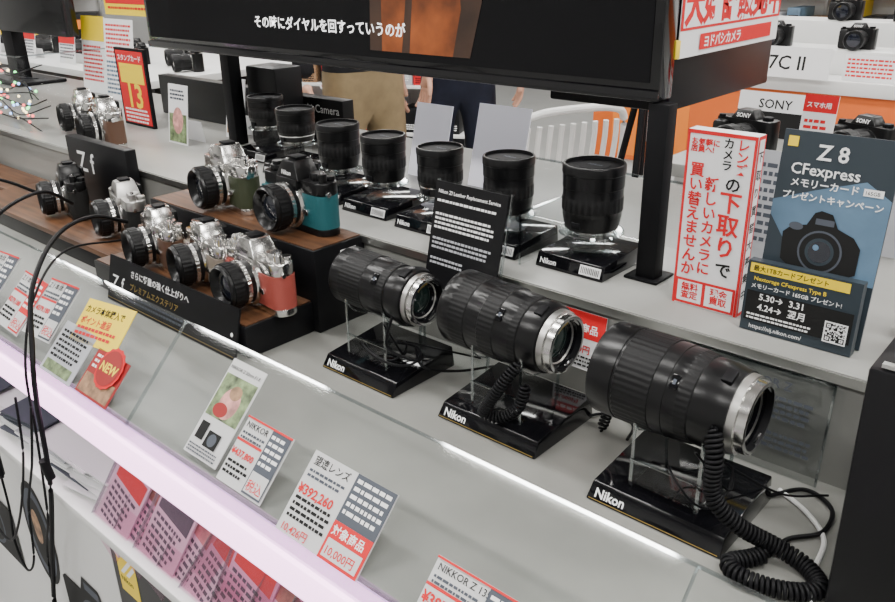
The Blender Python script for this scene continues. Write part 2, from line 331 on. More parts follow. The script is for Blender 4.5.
def big_lens(name,x0,x1,y,z,R,rm,tilt=0,variant=0):
    L=x1-x0; k=L/.155
    g="black_rubber"; m="black_lens"
    if variant==0:
        pr=[(0.006,0,"glass_dark"),(.012,R*.5,"glass_dark"),(.004,R*.78,m),(.0,R*.82,m),(0,R*.97,m),(.003,R,m),(.026,R,m),(.0265,R*.98,m),(.0285,R*.98,m),(.029,R*1.0,g,1),(.066,R*1.0,g,1),(.0665,R*.975,m),(.080,R*.975,m),(.0805,R*.96,m),(.092,R*.96,m),(.093,R*.955,g,1),(.104,R*.93,g,1),(.105,R*.90,m),(.122,rm*1.20,m),(.130,rm*1.14,m),(.138,rm*1.11,m)]
    elif variant==1:
        pr=[(0.006,0,"glass_dark"),(.012,R*.5,"glass_dark"),(.004,R*.78,m),(.0,R*.85,m),(0,R*.96,m),(.003,R,m),(.018,R,m),(.0185,R,g,1),(.040,R,g,1),(.041,R*.97,m),(.060,R*.965,m),(.061,R*.985,g,1),(.082,R*.985,g,1),(.083,R*.955,m),(.102,R*.94,m),(.103,R*.94,g,1),(.112,R*.93,g,1),(.113,R*.89,m),(.128,rm*1.2,m),(.137,rm*1.13,m)]
    else:
        pr=[(0.006,0,"glass_dark"),(.012,R*.5,"glass_dark"),(.004,R*.78,m),(.0,R*.85,m),(0,R*.95,m),(.003,R,m),(.020,R,m),(.021,R*1.0,g,1),(.062,R*1.0,g,1),(.063,R*.97,m),(.090,R*.96,m),(.091,R*.95,g,1),(.104,R*.94,g,1),(.105,R*.90,m),(.128,rm*1.22,m),(.137,rm*1.14,m)]
    pr+=[(.1381,rm*1.06,"silver_sat"),(.1455,rm*1.05,"silver"),(.1462,rm*.98,"silver"),(.1545,rm*.97,"chrome"),(.155,rm*.93,"chrome"),(.155,rm*.85,"black_matte"),(.148,rm*.84,"black_gloss"),(.146,rm*.73,"silver_sat"),(.1445,rm*.69,"black_gloss"),(.142,rm*.55,"glass_green"),(.145,rm*.25,"glass_green"),(.1457,0,"glass_green")]
    pr=[(p[0]*k,)+p[1:] for p in pr]
    b=B(); b.lathe(pr,I4,192,.010)
    for a in (20,140,260): b.b2((rm*.76,-.007,.1515*k),(rm*.86,.007,.1535*k),"chrome",0,RZ(a))
    for a in range(-5,6): b.b2((rm*.72,-.0007,.1525*k),(rm*.79,.0007,.1532*k),"gold",0,RZ(200+a*4))
    b.box((rm*1.16,0,.128*k),(.006,.016,.010),"black_matte",.001,RZ(200))
    b.box((R*.945,0,.087*k),(.004,.014,.008),"black_gloss",.0008,RZ(232)); b.box((R*.975,0,.087*k),(.002,.005,.003),"ink_gray",0,RZ(232))
    b.box((rm*1.08,0,.136*k),(.002,.003,.002),"white_paint",0,RZ(150))
    return b.obj(name,TR(x0,y,z)@RY(90-tilt))
lens_stand(-.281,.645,zl=.120,rl=.0465); big_lens("telephoto_lens",-.366,-.214,.645,.120,.0465,.0355,-1,0)
lens_stand(-.498,.665,zl=.117,rl=.0440); big_lens("telephoto_lens",-.580,-.430,.665,.120,.0440,.0335,-2,1)
lens_stand(-.703,.660,.132,zl=.111,rl=.037); big_lens("telephoto_lens",-.775,-.632,.665,.112,.0375,.0315,-1,2)
coil("coiled_cable",[(-.238,.603,.120),(-.230,.594,.095),(-.226,.592,.06),(-.205,.600,.035),(-.175,.618,.016),(-.148,.618,.009),(-.130,.598,.009),(-.150,.578,.009),(-.185,.570,.009),(-.200,.580,.009),(-.188,.598,.009),(-.178,.612,.012)],.0066,.0018)
coil("coiled_cable",[(-.455,.615,.105),(-.470,.605,.08),(-.490,.603,.045),(-.497,.608,.032),(-.480,.615,.030),(-.462,.622,.045),(-.455,.628,.075)],.0055,.0015)
coil("coiled_cable",[(-.415,.70,.045),(-.405,.70,.06),(-.395,.70,.04),(-.398,.69,.009)],.005,.0015)
def ring(cx,cy,cz,rx,ry,n=14,tw=0):
    return [(cx+rx*math.cos(2*math.pi*i/n),cy+ry*math.sin(2*math.pi*i/n),cz+tw*math.sin(4*math.pi*i/n)) for i in range(n+3)]
cable("power_cable",[(-.65,.62,.10),(-.655,.615,.06)]+ring(-.675,.640,.040,.045,.025,12,.004)+[(-.62,.64,.035),(-.60,.68,.02),(-.59,.74,.006)],.0017)
cable("power_cable",[(-.66,.615,.09)]+ring(-.69,.645,.038,.030,.022,10,.006)+[(-.63,.70,.03),(-.62,.75,.004)],.0013)
cable("power_cable",[(-.215,.70,.004),(-.19,.735,.004),(-.16,.72,.004),(-.155,.68,.004),(-.175,.65,.004),(-.178,.612,.008)],.0022)
cable("power_cable",[(-.25,.60,.09)]+ring(-.255,.628,.045,.028,.03,10,.012)+[(-.20,.69,.02),(-.17,.74,.004)],.0012)
cable("power_cable",[(-.21,.72,.003),(-.175,.70,.003),(-.15,.67,.003),(-.142,.62,.003),(-.125,.56,.003)],.0024,"white_paint")
cable("power_cable",[(-.44,.70,.005),(-.41,.74,.005),(-.38,.73,.005),(-.37,.70,.005)],.0018)
# ------------------------------------------------------------ camera riser
ZU=.126
b=B()
b.b2((-1.28,.553,.0005),(-.862,.668,.046),"black_board",.0015); b.b2((-1.276,.556,.046),(-.866,.668,.0475),"wood")
b.b2((-1.28,.668,.0005),(-.850,.762,ZU-.0015),"black_board",.0015); b.b2((-1.276,.671,ZU-.0015),(-.854,.760,ZU),"wood")
b.items(TR(-.8495,.715,.100)@RZ(90)@RX(90),[('r',0,0,.03,.014,'barcode')]+[('r',.002+i*.0022,.003,.0009+.0005*(i%3),.009,'ink_black') for i in range(12)])
b.obj("camera_riser")
b=B(); b.b2((-1.90,.590,.0005),(-1.30,.755,.028),"black_board",.001); b.b2((-1.90,.590,.028),(-1.30,.755,.038),"wood",.001)
b.b2((-2.6,.66,.0005),(-1.9,.755,.038),"wood",.001); b.obj("wooden_riser")
b=B(); b.b2((-1.715,.732,.0385),(-1.47,.755,.168),"black_board",.002)
b.items(TR(-1.672,.7315,.103)@RX(90),[('t',"Z f",0,0,.058,'ink_white','LEFT',0.02)]); b.obj("black_sign_block")
M=TR(-1.215,.536,.0015)@RX(76)
card("riser_placard",M,.345,.072,"black_board",[('t',"Z f",.012,.022,.030,'ink_white'),('t',"さらに軽量の強く仕上がりへ",.065,.050,.0125,'ink_white','LEFT',.02),('t',"プレミアムエクステリア",.065,.030,.0125,'gold','LEFT',.02),('lines',.065,.018,.16,2,.007,'ink_gray'),('t',"※ご試着ください。",.245,.018,.010,'ink_white'),('r',.002,.004,.340,.0007,'gold'),('c',.335,.034,.003,.003,'ink_white')],.003)
# ------------------------------------------------------------ retro cameras
def rrect(w,d,r,n=5):
    P=[]
    for cx,cy,a0 in ((w/2-r,d/2-r,0),(-w/2+r,d/2-r,90),(-w/2+r,-d/2+r,180),(w/2-r,-d/2+r,270)):
        for k in range(n+1):
            a=math.radians(a0+90*k/n); P.append((cx+r*math.cos(a),cy+r*math.sin(a)))
    return P
def camera_mesh(leather,plate,lensring="silver"):
    b=B(); W=.138; D=.034
    b.poly(rrect(W,D,.014),.010,plate,TR(0,0,0),.0012)
    b.poly(rrect(W+.001,D+.001,.0145),.045,leather,TR(0,0,.010))
    b.poly(rrect(W,D,.014),.017,plate,TR(0,0,.055),.002)
    p=plate
    b.hexa([(-.026,-.022,.070),(.026,-.022,.070),(.024,.019,.070),(-.024,.019,.070),(-.013,-.017,.095),(.013,-.017,.095),(.011,.014,.096),(-.011,.014,.096)],p,I4,.002)
    b.hexa([(-.024,-.0235,.058),(.024,-.0235,.058),(.024,-.015,.058),(-.024,-.015,.058),(-.022,-.0225,.072),(.022,-.0225,.072),(.022,-.015,.072),(-.022,-.015,.072)],p,I4,.001)
    b.box((0,-.001,.0975),(.020,.018,.003),"black_matte",.0005); b.box((0,.021,.078),(.026,.006,.015),"black_rubber",.001)
    b.text("Nikon",.0085,"ink_white" if plate=="black_lens" else "ink_black",TR(0,-.0218,.0765)@RX(78),'CENTER',.02)
    b.cyl(.0115,.009,p,TR(-.048,0,.071),40,1); b.cyl(.0085,.005,p,TR(-.048,0,.080),32); b.cyl(.0105,.010,p,TR(.038,.002,.071),40,1); b.cyl(.006,.012,p,TR(.057,-.004,.071),24); b.cyl(.0032,.003,"chrome",TR(.057,-.004,.083),20)
    b.cyl(.010,.006,"black_matte",TR(-.048,0,.0695),32); b.cyl(.007,.008,p,TR(.055,.010,.070),24,1); b.cyl(.008,.006,p,TR(-.030,.006,.070),24)
    for sx in (-1,1): b.cyl(.0035,.004,"chrome",TR(sx*.068,-.006,.058)@RY(90*sx),16)
    b.box((-.055,-.019,.034),(.018,.006,.040),leather,.0025); b.cyl(.005,.004,plate,TR(-.042,-.017,.040)@RX(90),20); b.cyl(.004,.003,"chrome",TR(.036,-.017,.03)@RX(90),18)
    ML=TR(0,-.017,.036)@RX(90); m="black_lens"; g="black_rubber"
    b.lathe([(0,.0335,"silver"),(.003,.0335,"silver"),(.004,.0315,"silver"),(.006,.0300,"silver"),(.0061,.0290,m),(.012,.0295,m,0),(.0125,.0310,lensring,1),(.018,.0310,lensring,1),(.0185,.0295,m),(.023,.0295,m),(.0235,.0320,g,1),(.037,.0320,g,1),(.0375,.0300,m),(.041,.0295,m),(.042,.0285,m),(.0435,.0275,m),(.042,.0255,m),(.034,.0200,"black_gloss"),(.033,.0165,"glass_dark"),(.0355,.008,"glass_dark"),(.036,0,"glass_dark")],ML,128,.02)
    b.box((0,.0185,.034),(.075,.004,.040),"black_matte",.001); b.box((0,.0208,.034),(.062,.001,.034),"glass_dark")
    return b
def place_cam(leather,plate,x,y,z,rz=0,sc=1.0,ring="silver"):
    b=camera_mesh(leather,plate,ring); return b.obj("retro_camera",TR(x,y,z+.0004)@RZ(rz)@Matrix.Scale(sc,4))
place_cam("leather_green","silver",-1.125,.733,ZU,-10,1.06); place_cam("leather_teal","black_lens",-.950,.733,ZU,-3,1.08)
place_cam("leather_brown","silver",-1.168,.622,.0478,-13,.98); place_cam("leather_beige","silver",-1.037,.625,.0478,-13,1.0); place_cam("leather_red","silver",-.915,.622,.0478,-5,1.04)
place_cam("leather_black","silver_sat",-1.385,.680,.0385,-14,1.03); place_cam("leather_black","black_lens",-1.595,.676,.0385,-16,1.03)
place_cam("leather_brown","silver",-1.745,.845,ZL,-14,1.05); place_cam("leather_black","silver",-1.93,.885,ZL,-14)
place_cam("leather_black","silver_sat",-2.25,.70,.0385,-14)
# ------------------------------------------------------------ rear row lenses
def rear_lens(x,y,R,H,ped=.045,var=0):
    b=B(); w=.10
    b.hexa([(-w/2,-w/2,0),(w/2,-w/2,0),(w/2,w/2,0),(-w/2,w/2,0),(-w/2+.001,-w/2+.006,.018),(w/2-.001,-w/2+.006,.018),(w/2-.001,w/2-.001,.024),(-w/2+.001,w/2-.001,.024)],"black_gloss",I4,.001)
    b.items(TR(-w/2,-w/2-.0004,0)@RX(72),[('t',"Nikon",.006,.006,.010,'ink_white','LEFT',.03),('r',w-.034,.004,.030,.012,'barcode')]+[('r',w-.032+i*.0025,.006,.001,.008,'ink_black') for i in range(11)],.0006)
    b.cyl(R*.75,ped-.024,"acrylic",TR(0,.0,.0235),32); b.cyl(R*1.05,.003,"acrylic_edge",TR(0,0,ped-.003),40)
    m="black_lens"; g="black_rubber"
    b.lathe([(0,0,m),(0,R*.72,"silver"),(.004,R*.72,"silver"),(.0045,R*.86,m),(.012,R*.90,m),(H*.22,R*.93,"chrome" if var==1 else m),(H*.22+.002,R*.94,m),(H*.32,R*.95,m),(H*.33,R*.97,g,1),(H*.52,R*.97,g,1),(H*.53,R*.955,m),(H*.66,R*.955,m),(H*.67,R*.975,m),(H*.86,R*.98,m),(H*.87,R,m),(H-.002,R,m),(H,R*.97,m),(H,R*.91,"cap_black"),(H-.004,R*.88,"cap_black"),(H-.004,R*.5,"cap_black"),(H-.0035,R*.48,"cap_black"),(H-.0035,0,"cap_black")],TR(0,0,ped+.0002),120,.010)
    b.box((0,-R*.9,ped+H*.15),(.012,.004,.008),"black_matte",.0008)
    b.text("Nikon",.008,"ink_gray",TR(0,0,ped+H-.0030),'CENTER',.02)
    b.obj("camera_lens",TR(x,y,ZL+.0004))
rear_lens(-.53,.862,.0395,.086,.046,var=0); rear_lens(-.660,.858,.0355,.080,.044); rear_lens(-.788,.862,.0345,.072,.046,var=1)
rear_lens(-.915,.872,.0355,.074,.044); rear_lens(-1.035,.885,.036,.076,.044); rear_lens(-1.215,.94,.036,.062,.056,var=1); rear_lens(-1.365,.985,.036,.060,.060)
def tent(name,x,y,w,h,m,its=[],z=ZL,lean=8,rz=0):
    b=B(); M=RX(90-lean); b.b2((0,0,-.0015),(w,h,0),m,0,M); b.b2((0,0,0),(w,.045,.001),m,0,TR(0,.045,0)@RX(90+lean+0)@I4)
    b.items(M,its); return b.obj(name,TR(x,y,z+.001)@RZ(rz))
tent("product_card",-1.04,1.05,.085,.13,"card_white_glow",lean=14); tent("product_card",-.905,1.06,.11,.14,"card_white_glow",lean=14)
tent("product_card",-.36,1.12,.13,.12,"gray_paper",[('lines',.01,.10,.10,7,.01,'ink_gray')])
card("price_card",TR(-.745,.800,.150)@RX(80)@I4,.045,.028,"white_paper",[('lines',.004,.02,.035,3,.006,'ink_gray')])
card("price_card",TR(-.690,.782,ZL+.001)@RX(75),.055,.024,"label_purple",[('lines',.004,.018,.045,3,.006,'ink_white')])
b=B(); b.b2((-2.0,1.12,ZL+.001),(-1.29,1.15,.225),"black_board",.001); b.items(TR(-1.47,1.1195,.195)@RX(90),[('t',"Matsushi-Camera",0,0,.024,'ink_white','LEFT',.0)]); b.obj("black_signboard")
b=B()
for x,y0,y1,h in ((-.597,.80,.98,.07),(-.722,.80,.98,.05)):
    b.b2((x,y0,ZL+.001),(x+.003,y1,ZL+h),"acrylic"); b.b2((x,y0,ZL+h),(x+.003,y1,ZL+h+.0015),"acrylic_edge"); b.b2((x,y0-.001,ZL+.001),(x+.003,y0,ZL+h),"acrylic_edge")
b.b2((-.74,.98,ZL+.001),(-.45,.983,ZL+.09),"acrylic"); b.b2((-.74,.979,ZL+.09),(-.45,.984,ZL+.092),"acrylic_edge")
b.obj("acrylic_divider")
b=B(); M=TR(-.700,.730,.100)@RZ(-2)@RX(78)
b.b2((0,0,-.002),(.120,.135,0),"black_board",0,M)
b.items(M,[('t',"Nikon Zf Leather Replacement Service",.006,.120,.0066,'ink_white','LEFT',.02),('lines',.006,.109,.100,1,.006,'ink_white'),('lines',.006,.092,.10,4,.0058,'ink_white'),('lines',.006,.060,.100,3,.0058,'gray_paper'),('lines',.006,.034,.062,2,.0058,'gray_paper')])
b.b2((.0,-.10,-.006),(.122,.137,-.003),"acrylic",0,M); b.b2((-.001,-.10,-.0065),(.001,.137,-.0025),"acrylic_edge",0,M); b.b2((.121,-.10,-.0065),(.123,.137,-.0025),"acrylic_edge",0,M)
b.obj("text_placard")
price_its=lambda w,h:[('r',0,h*.55,w,h*.45,'ink_red'),('t',"対象商品",w*.06,h*.66,h*.17,'ink_white','LEFT',.03),('t',"10,000円",w*.04,h*.3,h*.16,'ink_red','LEFT',.03),('lines',w*.05,h*.2,w*.85,3,h*.07,'ink_black')]
card("price_tag",TR(-.500,.750,.040)@RX(80),.06,.070,"white_paper",price_its(.06,.07))
b=B(); M=TR(-.335,.748,.002)@RX(86); b.b2((0,0,-.002),(.15,.112,0),"acrylic_gray",0,M); b.b2((0,.1105,-.0025),(.15,.1125,.0005),"acrylic_edge",0,M); b.b2((.1485,0,-.0025),(.1505,.112,.0005),"acrylic_edge",0,M)
b.items(M,[('t',"NIKKOR Z",.05,.092,.013,'ink_gray','LEFT',.02),('lines',.05,.08,.085,4,.007,'ink_gray'),('lines',.08,.04,.06,3,.007,'ink_gray')]); b.obj("acrylic_sign")
# ------------------------------------------------------------ right side signs
b=B(); b.b2((-.39,.818,ZL+.0005),(-.314,.836,.325),"white_paper",.0005)
M=TR(-.39,.8178,ZL)@RX(90)
b.items(M,[('r',0,0,.076,.198,'white_paper'),('r',0,0,.003,.198,'ink_red'),('r',.073,0,.003,.198,'ink_red'),('r',0,.194,.076,.004,'ink_red'),
 ('t',"お気軽に\n店員へ!",.005,.183,.0080,'ink_red','LEFT',.06,.9),
 ('v',"カメラ",.0465,.193,.0120,.0115,'ink_black'),('v',"レンズ",.0620,.193,.0135,.0125,'ink_red'),
 ('v',"の",.0555,.156,.0175,.0200,'ink_black'),('v',"下取り",.0550,.138,.0250,.0250,'ink_red'),('v',"で",.0555,.062,.0190,.0215,'ink_black'),
 ('v',"新しいカメラに",.0330,.150,.0160,.0158,'ink_red'),('v',"買い替えませんか",.0150,.164,.0165,.0160,'ink_red'),
 ('r',.003,.002,.070,.030,'ink_red'),('r',.006,.005,.029,.024,'white_paper'),('t',"無料\n査定",.0205,.019,.0100,'ink_red','CENTER',.05,.95),('r',.039,.005,.031,.024,'white_paper'),('t',"現金\n買取",.0545,.019,.0100,'ink_red','CENTER',.05,.95)])
b.items(TR(-.3138,.818,ZL)@RZ(90)@RX(90),[('r',0,0,.018,.198,'ink_red'),('r',.003,.004,.012,.190,'white_paper'),('v',"下取り買替大募集中",.009,.188,.012,.019,'ink_black')])
b.obj("trade_in_sign_box")
b=B(); M=TR(-.296,.816,ZL+.001)@RX(84)
b.b2((0,0,-.003),(.110,.206,0),"ink_teal",0,M)
cam=[(.018,.076),(.016,.104),(.024,.112),(.038,.115),(.044,.128),(.050,.131),(.061,.129),(.068,.116),(.084,.110),(.092,.100),(.092,.074),(.082,.068),(.030,.068)]
b.items(M,[('p',[(0,.065),(.110,.065),(.110,.150),(.085,.165),(.04,.150),(0,.135)],'ink_blue'),
 ('p',[(0,.065),(.04,.065),(0,.12)],'ink_teal'),
 ('r',.005,.190,.010,.010,'ink_yellow'),('t',"Z 8",.050,.180,.021,'ink_white','CENTER',.03),('t',"CFexpress",.012,.164,.0155,'ink_white','LEFT',.02),('t',"メモリーカード",.014,.152,.0095,'ink_white','LEFT',.03),('r',.084,.152,.018,.007,'ink_white'),('t',"165GB",.085,.1535,.005,'ink_black'),('t',"プレゼントキャンペーン",.008,.139,.0088,'ink_white','LEFT',.03),
 ('p',cam,'ink_black'),('r',.046,.117,.018,.006,'ink_gray'),('c',.028,.112,.007,.004,'ink_gray'),('c',.055,.090,.0215,.0215,'ink_gray'),('c',.055,.090,.0195,.0195,'ink_black'),('c',.055,.090,.014,.014,'ink_teal'),('c',.055,.090,.011,.011,'glass_dark'),('c',.051,.094,.003,.003,'ink_blue')])
M2=TR(-.300,.795,ZL+.001)@RX(88)
b.b2((0,0,-.012),(.112,.076,0),"ink_teal",0,M2)
b.items(M2,[('r',.003,.064,.098,.010,'ink_yellow'),('t',"最大1TBカードプレゼント",.006,.0665,.0065,'ink_black','LEFT',.03),('t',"Nextorage CFexpress Type B",.008,.056,.0060,'ink_yellow','LEFT',.02),('t',"メモリーカード 165GB プレゼント!",.006,.048,.0058,'ink_white','LEFT',.02),('r',.003,.012,.106,.0325,'ink_black'),('t',"5.30→  3.31",.016,.036,.0095,'ink_white','LEFT',.03),('t',"4.24→  翌月",.016,.025,.0095,'ink_white','LEFT',.03),('lines',.006,.018,.066,2,.004,'ink_white'),('t',"https://nij.nikon.com/",.010,.004,.0064,'ink_white'),('r',.084,.010,.022,.022,'ink_white'),('qr',.0855,.0115,.019,'ink_black')])
b.obj("campaign_sign")
tent("product_leaflet",-.165,.86,.075,.15,"white_paper",[('r',.004,.05,.067,.08,'photo_green'),('lines',.006,.04,.06,6,.006,'ink_gray')],rz=10,lean=6)
tent("red_white_card",-.425,1.24,.048,.175,"white_paper",[('r',0,.15,.048,.025,'ink_red'),('t',"スマホ用",.004,.157,.009,'ink_white','LEFT',.03),('lines',.005,.135,.038,10,.009,'ink_red')])
tent("product_card",-.385,.96,.10,.15,"gray_paper",[('lines',.01,.13,.08,10,.01,'ink_gray')])
b=B(); b.hexa([(-.122,.585,.0),(.30,.585,0),(.30,.752,0),(-.122,.752,0),(-.128,.600,.215),(.30,.600,.215),(.30,.752,.222),(-.128,.752,.222)],"black_board",I4,.003)
b.b2((-.12,.602,.2165),(.30,.608,.2195),"metal_trim"); b.obj("black_display_case",TR(0,0,.001))
# ------------------------------------------------------------ TV
b=B(); x0,x1,z0,z1=-1.535,-.446,.342,.955
b.b2((x0,.852,z0),(x1,.885,z1),"black_gloss",.003); b.b2((x0+.012,.8505,z0+.02),(x1-.012,.853,z1-.012),"tv_screen")
b.b2((x0,.849,z0),(x1,.853,z0+.012),"black_gloss",.001)
M=TR(x0,.8503,z0)@RX(90)
def X(x): return x-x0
b.items(M,[('p',[(X(-.91),.03),(X(-.72),.03),(X(-.70),.10),(X(-.70),.22),(X(-.77),.30),(X(-.85),.30),(X(-.90),.2)],'tv_brown'),
 ('p',[(X(-.885),.03),(X(-.75),.03),(X(-.735),.09),(X(-.745),.20),(X(-.79),.26),(X(-.85),.26),(X(-.88),.18)],'tv_orange'),('p',[(X(-.845),.03),(X(-.83),.03),(X(-.82),.12),(X(-.832),.12)],'tv_brown'),
 ('t',"その時にダイヤルを回すっていうのが",X(-1.185),.052,.0205,'tv_text','LEFT',.03)],.0004)
b.obj("television")
b=B(); b.b2((-.458,.852,ZL+.001),(-.432,.874,.340),"black_matte",.002); b.b2((-.47,.845,ZL+.0005),(-.425,.89,ZL+.004),"black_matte",.001)
b.b2((-1.53,1.0,ZL+.001),(-1.50,1.03,.93),"black_matte",.002); b.b2((-1.53,.890,.55),(-.63,.93,.60),"black_matte"); b.b2((-1.53,.89,.55),(-1.50,1.02,.58),"black_matte")
b.obj("television_stand")
b=B(); b.b2((-.62,.89,.324),(-.452,1.18,.955),"black_board",.003); b.obj("black_equipment_box")
M=TR(-.4485,.895,.384)@RZ(90)@RX(90)
card("sale_poster",M,.285,.26,"white_paper",[('r',.0,.030,.285,.230,'ink_red'),('r',.006,.033,.273,.050,'white_paper'),('t',"大好評販売中",.008,.040,.0465,'ink_red','LEFT',.08),('t',"2023年2月14日 金",.02,.14,.02,'ink_white'),('t',"ご予約受付中",.02,.100,.022,'ink_white','LEFT',.03),('r',.05,.006,.21,.018,'ink_red'),('t',"ヨドバシカメラ",.06,.009,.015,'ink_white','LEFT',.04)])
b=B(); b.box((0,0,0),(.006,.010,.02),"ink_yellow",.001); b.obj("yellow_clip",TR(-.448,.888,.395))
# ------------------------------------------------------------ left end items on the ledge
M=TR(-1.945,.985,ZL+.001)@RX(90)
b=B(); b.b2((0,0,-.008),(.135,.18,0),"black_matte",0,M); b.items(M,[('r',.006,.006,.123,.168,'ink_red'),('r',.014,.10,.107,.045,'ink_yellow'),('t',"13",.0675,.045,.078,'ink_yellow','CENTER',.04),('t',"スタンプカード",.012,.152,.0155,'ink_white','LEFT',.03),('lines',.014,.036,.105,4,.009,'ink_white')]); b.obj("point_card_sign")
tent("product_leaflet",-1.655,.93,.075,.125,"white_paper",[('r',.004,.004,.067,.06,'photo_green'),('c',.038,.05,.020,.028,'photo_pink'),('lines',.008,.11,.06,3,.008,'ink_gray')])
tent("product_leaflet",-1.60,1.04,.07,.13,"white_paper",[('r',.004,.01,.062,.08,'photo_brown'),('t',"STEP",.01,.105,.016,'ink_gray')])
b=B(); b.b2((-1.50,1.04,ZL+.001),(-1.40,1.11,.29),"black_board",.004); b.items(TR(-1.49,1.0395,.2)@RX(90),[('lines',0,.03,.08,4,.012,'ink_gray')]); b.obj("black_product_box")
tent("price_list_card",-2.36,1.15,.16,.22,"white_paper",[('lines',.01,.2,.14,8,.012,'ink_red'),('lines',.01,.10,.14,8,.012,'ink_blue')])
tent("price_list_card",-2.56,1.18,.14,.22,"white_paper",[('r',0,.15,.14,.07,'ink_yellow'),('lines',.01,.13,.12,9,.012,'ink_red')])
M=TR(-2.38,1.2,.355)@RX(90); card("hanging_price_poster",M,.34,.26,"ink_yellow",[('r',.01,.03,.32,.09,'ink_red'),('t',"ポイント10%還元",.02,.05,.036,'ink_white','LEFT',.04),('lines',.02,.016,.3,1,.012,'ink_red'),('r',.01,.13,.32,.12,'white_paper'),('lines',.02,.22,.3,7,.016,'ink_red')])
b=B(); b.b2((-2.40,1.206,.60),(-2.02,1.22,.62),"metal_trim"); b.tube([(-2.06,1.21,.62),(-2.06,1.21,1.97)],.006,"metal_trim"); b.tube([(-2.36,1.21,.62),(-2.36,1.21,1.97)],.006,"metal_trim"); b.obj("poster_hanger")
b=B(); b.b2((-3.40,1.13,.29),(-2.50,1.17,.80),"black_gloss",.004); b.b2((-3.0,1.14,ZL),(-2.92,1.18,.35),"black_matte",.003); b.b2((-3.1,1.08,ZL+.001),(-2.8,1.24,ZL+.012),"black_matte",.003); b.obj("monitor")
b=B()
for i in range(90):
    mname=random.choice(["glow_red","glow_green","glow_warm","glow_blue"])
    b.sph(.0034,mname,TR(-2.65+random.random()*.60,.80+random.random()*.04,ZL+.01+random.random()*.13),8)
for k in range(9):
    b.tube(catmull([(-2.67+.11*i,.82+.02*math.sin(i*2+k),ZL+.01+.016*k+.015*math.sin(i*3+k)) for i in range(7)],6),.0016,"black_matte",6)
b.obj("fairy_lights")
b=B(); b.b2((-2.85,.785,ZL+.001),(-2.02,.788,ZL+.17),"acrylic"); b.b2((-2.85,.784,ZL+.17),(-2.02,.789,ZL+.173),"acrylic_edge"); b.b2((-2.02,.785,ZL+.001),(-2.017,1.0,ZL+.17),"acrylic"); b.b2((-2.021,.785,ZL+.17),(-2.016,1.0,ZL+.173),"acrylic_edge"); b.obj("acrylic_case")
# ------------------------------------------------------------ front cables
cable("black_cable",[(-1.31,.635,.085),(-1.27,.56,.12),(-1.17,.46,.135),(-1.05,.37,.115),(-.985,.330,.06),(-.975,.318,0),(-.99,.315,-.13),(-1.06,.315,-.30),(-1.11,.315,-.45),(-1.12,.315,-.72)],.0034)
cable("black_cable",[(-1.50,.63,.085),(-1.45,.56,.13),(-1.36,.45,.13),(-1.28,.38,.09),(-1.235,.330,.02),(-1.215,.315,-.08),(-1.19,.315,-.17)],.0032)
cable("black_cable",[(-1.60,.63,.08),(-1.58,.52,.14),(-1.50,.40,.11),(-1.44,.33,.02),(-1.42,.315,-.15),(-1.45,.32,-.6)],.0030)
cable("black_cable",[(-1.27,.60,.07),(-1.20,.48,.10),(-1.08,.38,.09),(-1.02,.33,.03),(-1.005,.318,-.06),(-1.03,.315,-.2),(-1.10,.32,-.35),(-1.15,.32,-.8)],.0018)
cable("black_cable",[(-1.190,.315,-.205),(-1.19,.314,-.27),(-1.20,.312,-.33),(-1.17,.31,-.37),(-1.13,.312,-.33),(-1.10,.315,-.22),(-1.04,.315,-.12),(-1.0,.318,-.02)],.0018)
cable("black_cable",[(-1.04,.315,-.02),(-1.06,.312,-.12),(-1.14,.31,-.26),(-1.22,.31,-.34),(-1.28,.31,-.30),(-1.29,.315,-.1),(-1.28,.32,.02)],.0018)
b=B(); b.cyl(.006,.036,"black_matte",TR(-1.19,.315,-.207)); b.cyl(.004,.045,"black_gloss",TR(-1.19,.315,-.212)); b.obj("cable_connector")
b=B(); b.cyl(.006,.03,"black_matte",TR(-.985,.316,-.12)@RX(8)); b.obj("cable_connector")
# ------------------------------------------------------------ background shop
def shop_table(name,lo,hi,top,fr):
    b=B(); b.b2((lo[0],lo[1],hi[2]-.03),(hi[0],hi[1],hi[2]),top,.004); b.b2((lo[0]+.03,lo[1]+.03,FL+.08),(hi[0]-.03,hi[1]-.03,hi[2]-.03),fr); b.b2((lo[0]+.06,lo[1]+.06,FL),(hi[0]-.06,hi[1]-.06,FL+.08),"black_matte"); return b.obj(name)
shop_table("display_table",(-.84,1.62,FL),(1.3,2.12,.075),"ledge_gray","white_paint")
def mirrorless():
    b=B(); b.poly(rrect(.13,.045,.012),.075,"black_lens",I4,.003); b.box((-.045,-.028,.036),(.03,.03,.068),"black_rubber",.008)
    b.hexa([(-.03,-.022,.074),(.03,-.022,.074),(.03,.02,.074),(-.03,.02,.074),(-.018,-.016,.094),(.018,-.016,.094),(.018,.014,.094),(-.018,.014,.094)],"black_lens",I4,.003)
    b.lathe([(0,.031,"silver"),(.003,.031,"black_lens"),(.01,.032,"black_rubber",1),(.04,.032,"black_lens",1),(.05,.036,"black_rubber",1),(.075,.036,"black_lens"),(.078,.033,"black_matte"),(.072,.024,"glass_dark"),(.074,0,"glass_dark")],TR(.012,-.022,.038)@RX(90),64)
    b.cyl(.011,.008,"black_matte",TR(.045,0,.074),32,1); b.cyl(.007,.006,"black_matte",TR(-.05,-.02,.074),20); b.text("SONY",.012,"ink_white",TR(0,-.0215,.079)@RX(74),'CENTER',.03)
    return b
o=mirrorless().obj("mirrorless_camera",TR(-.72,1.80,.0755)@RZ(-10)@Matrix.Scale(1.05,4))
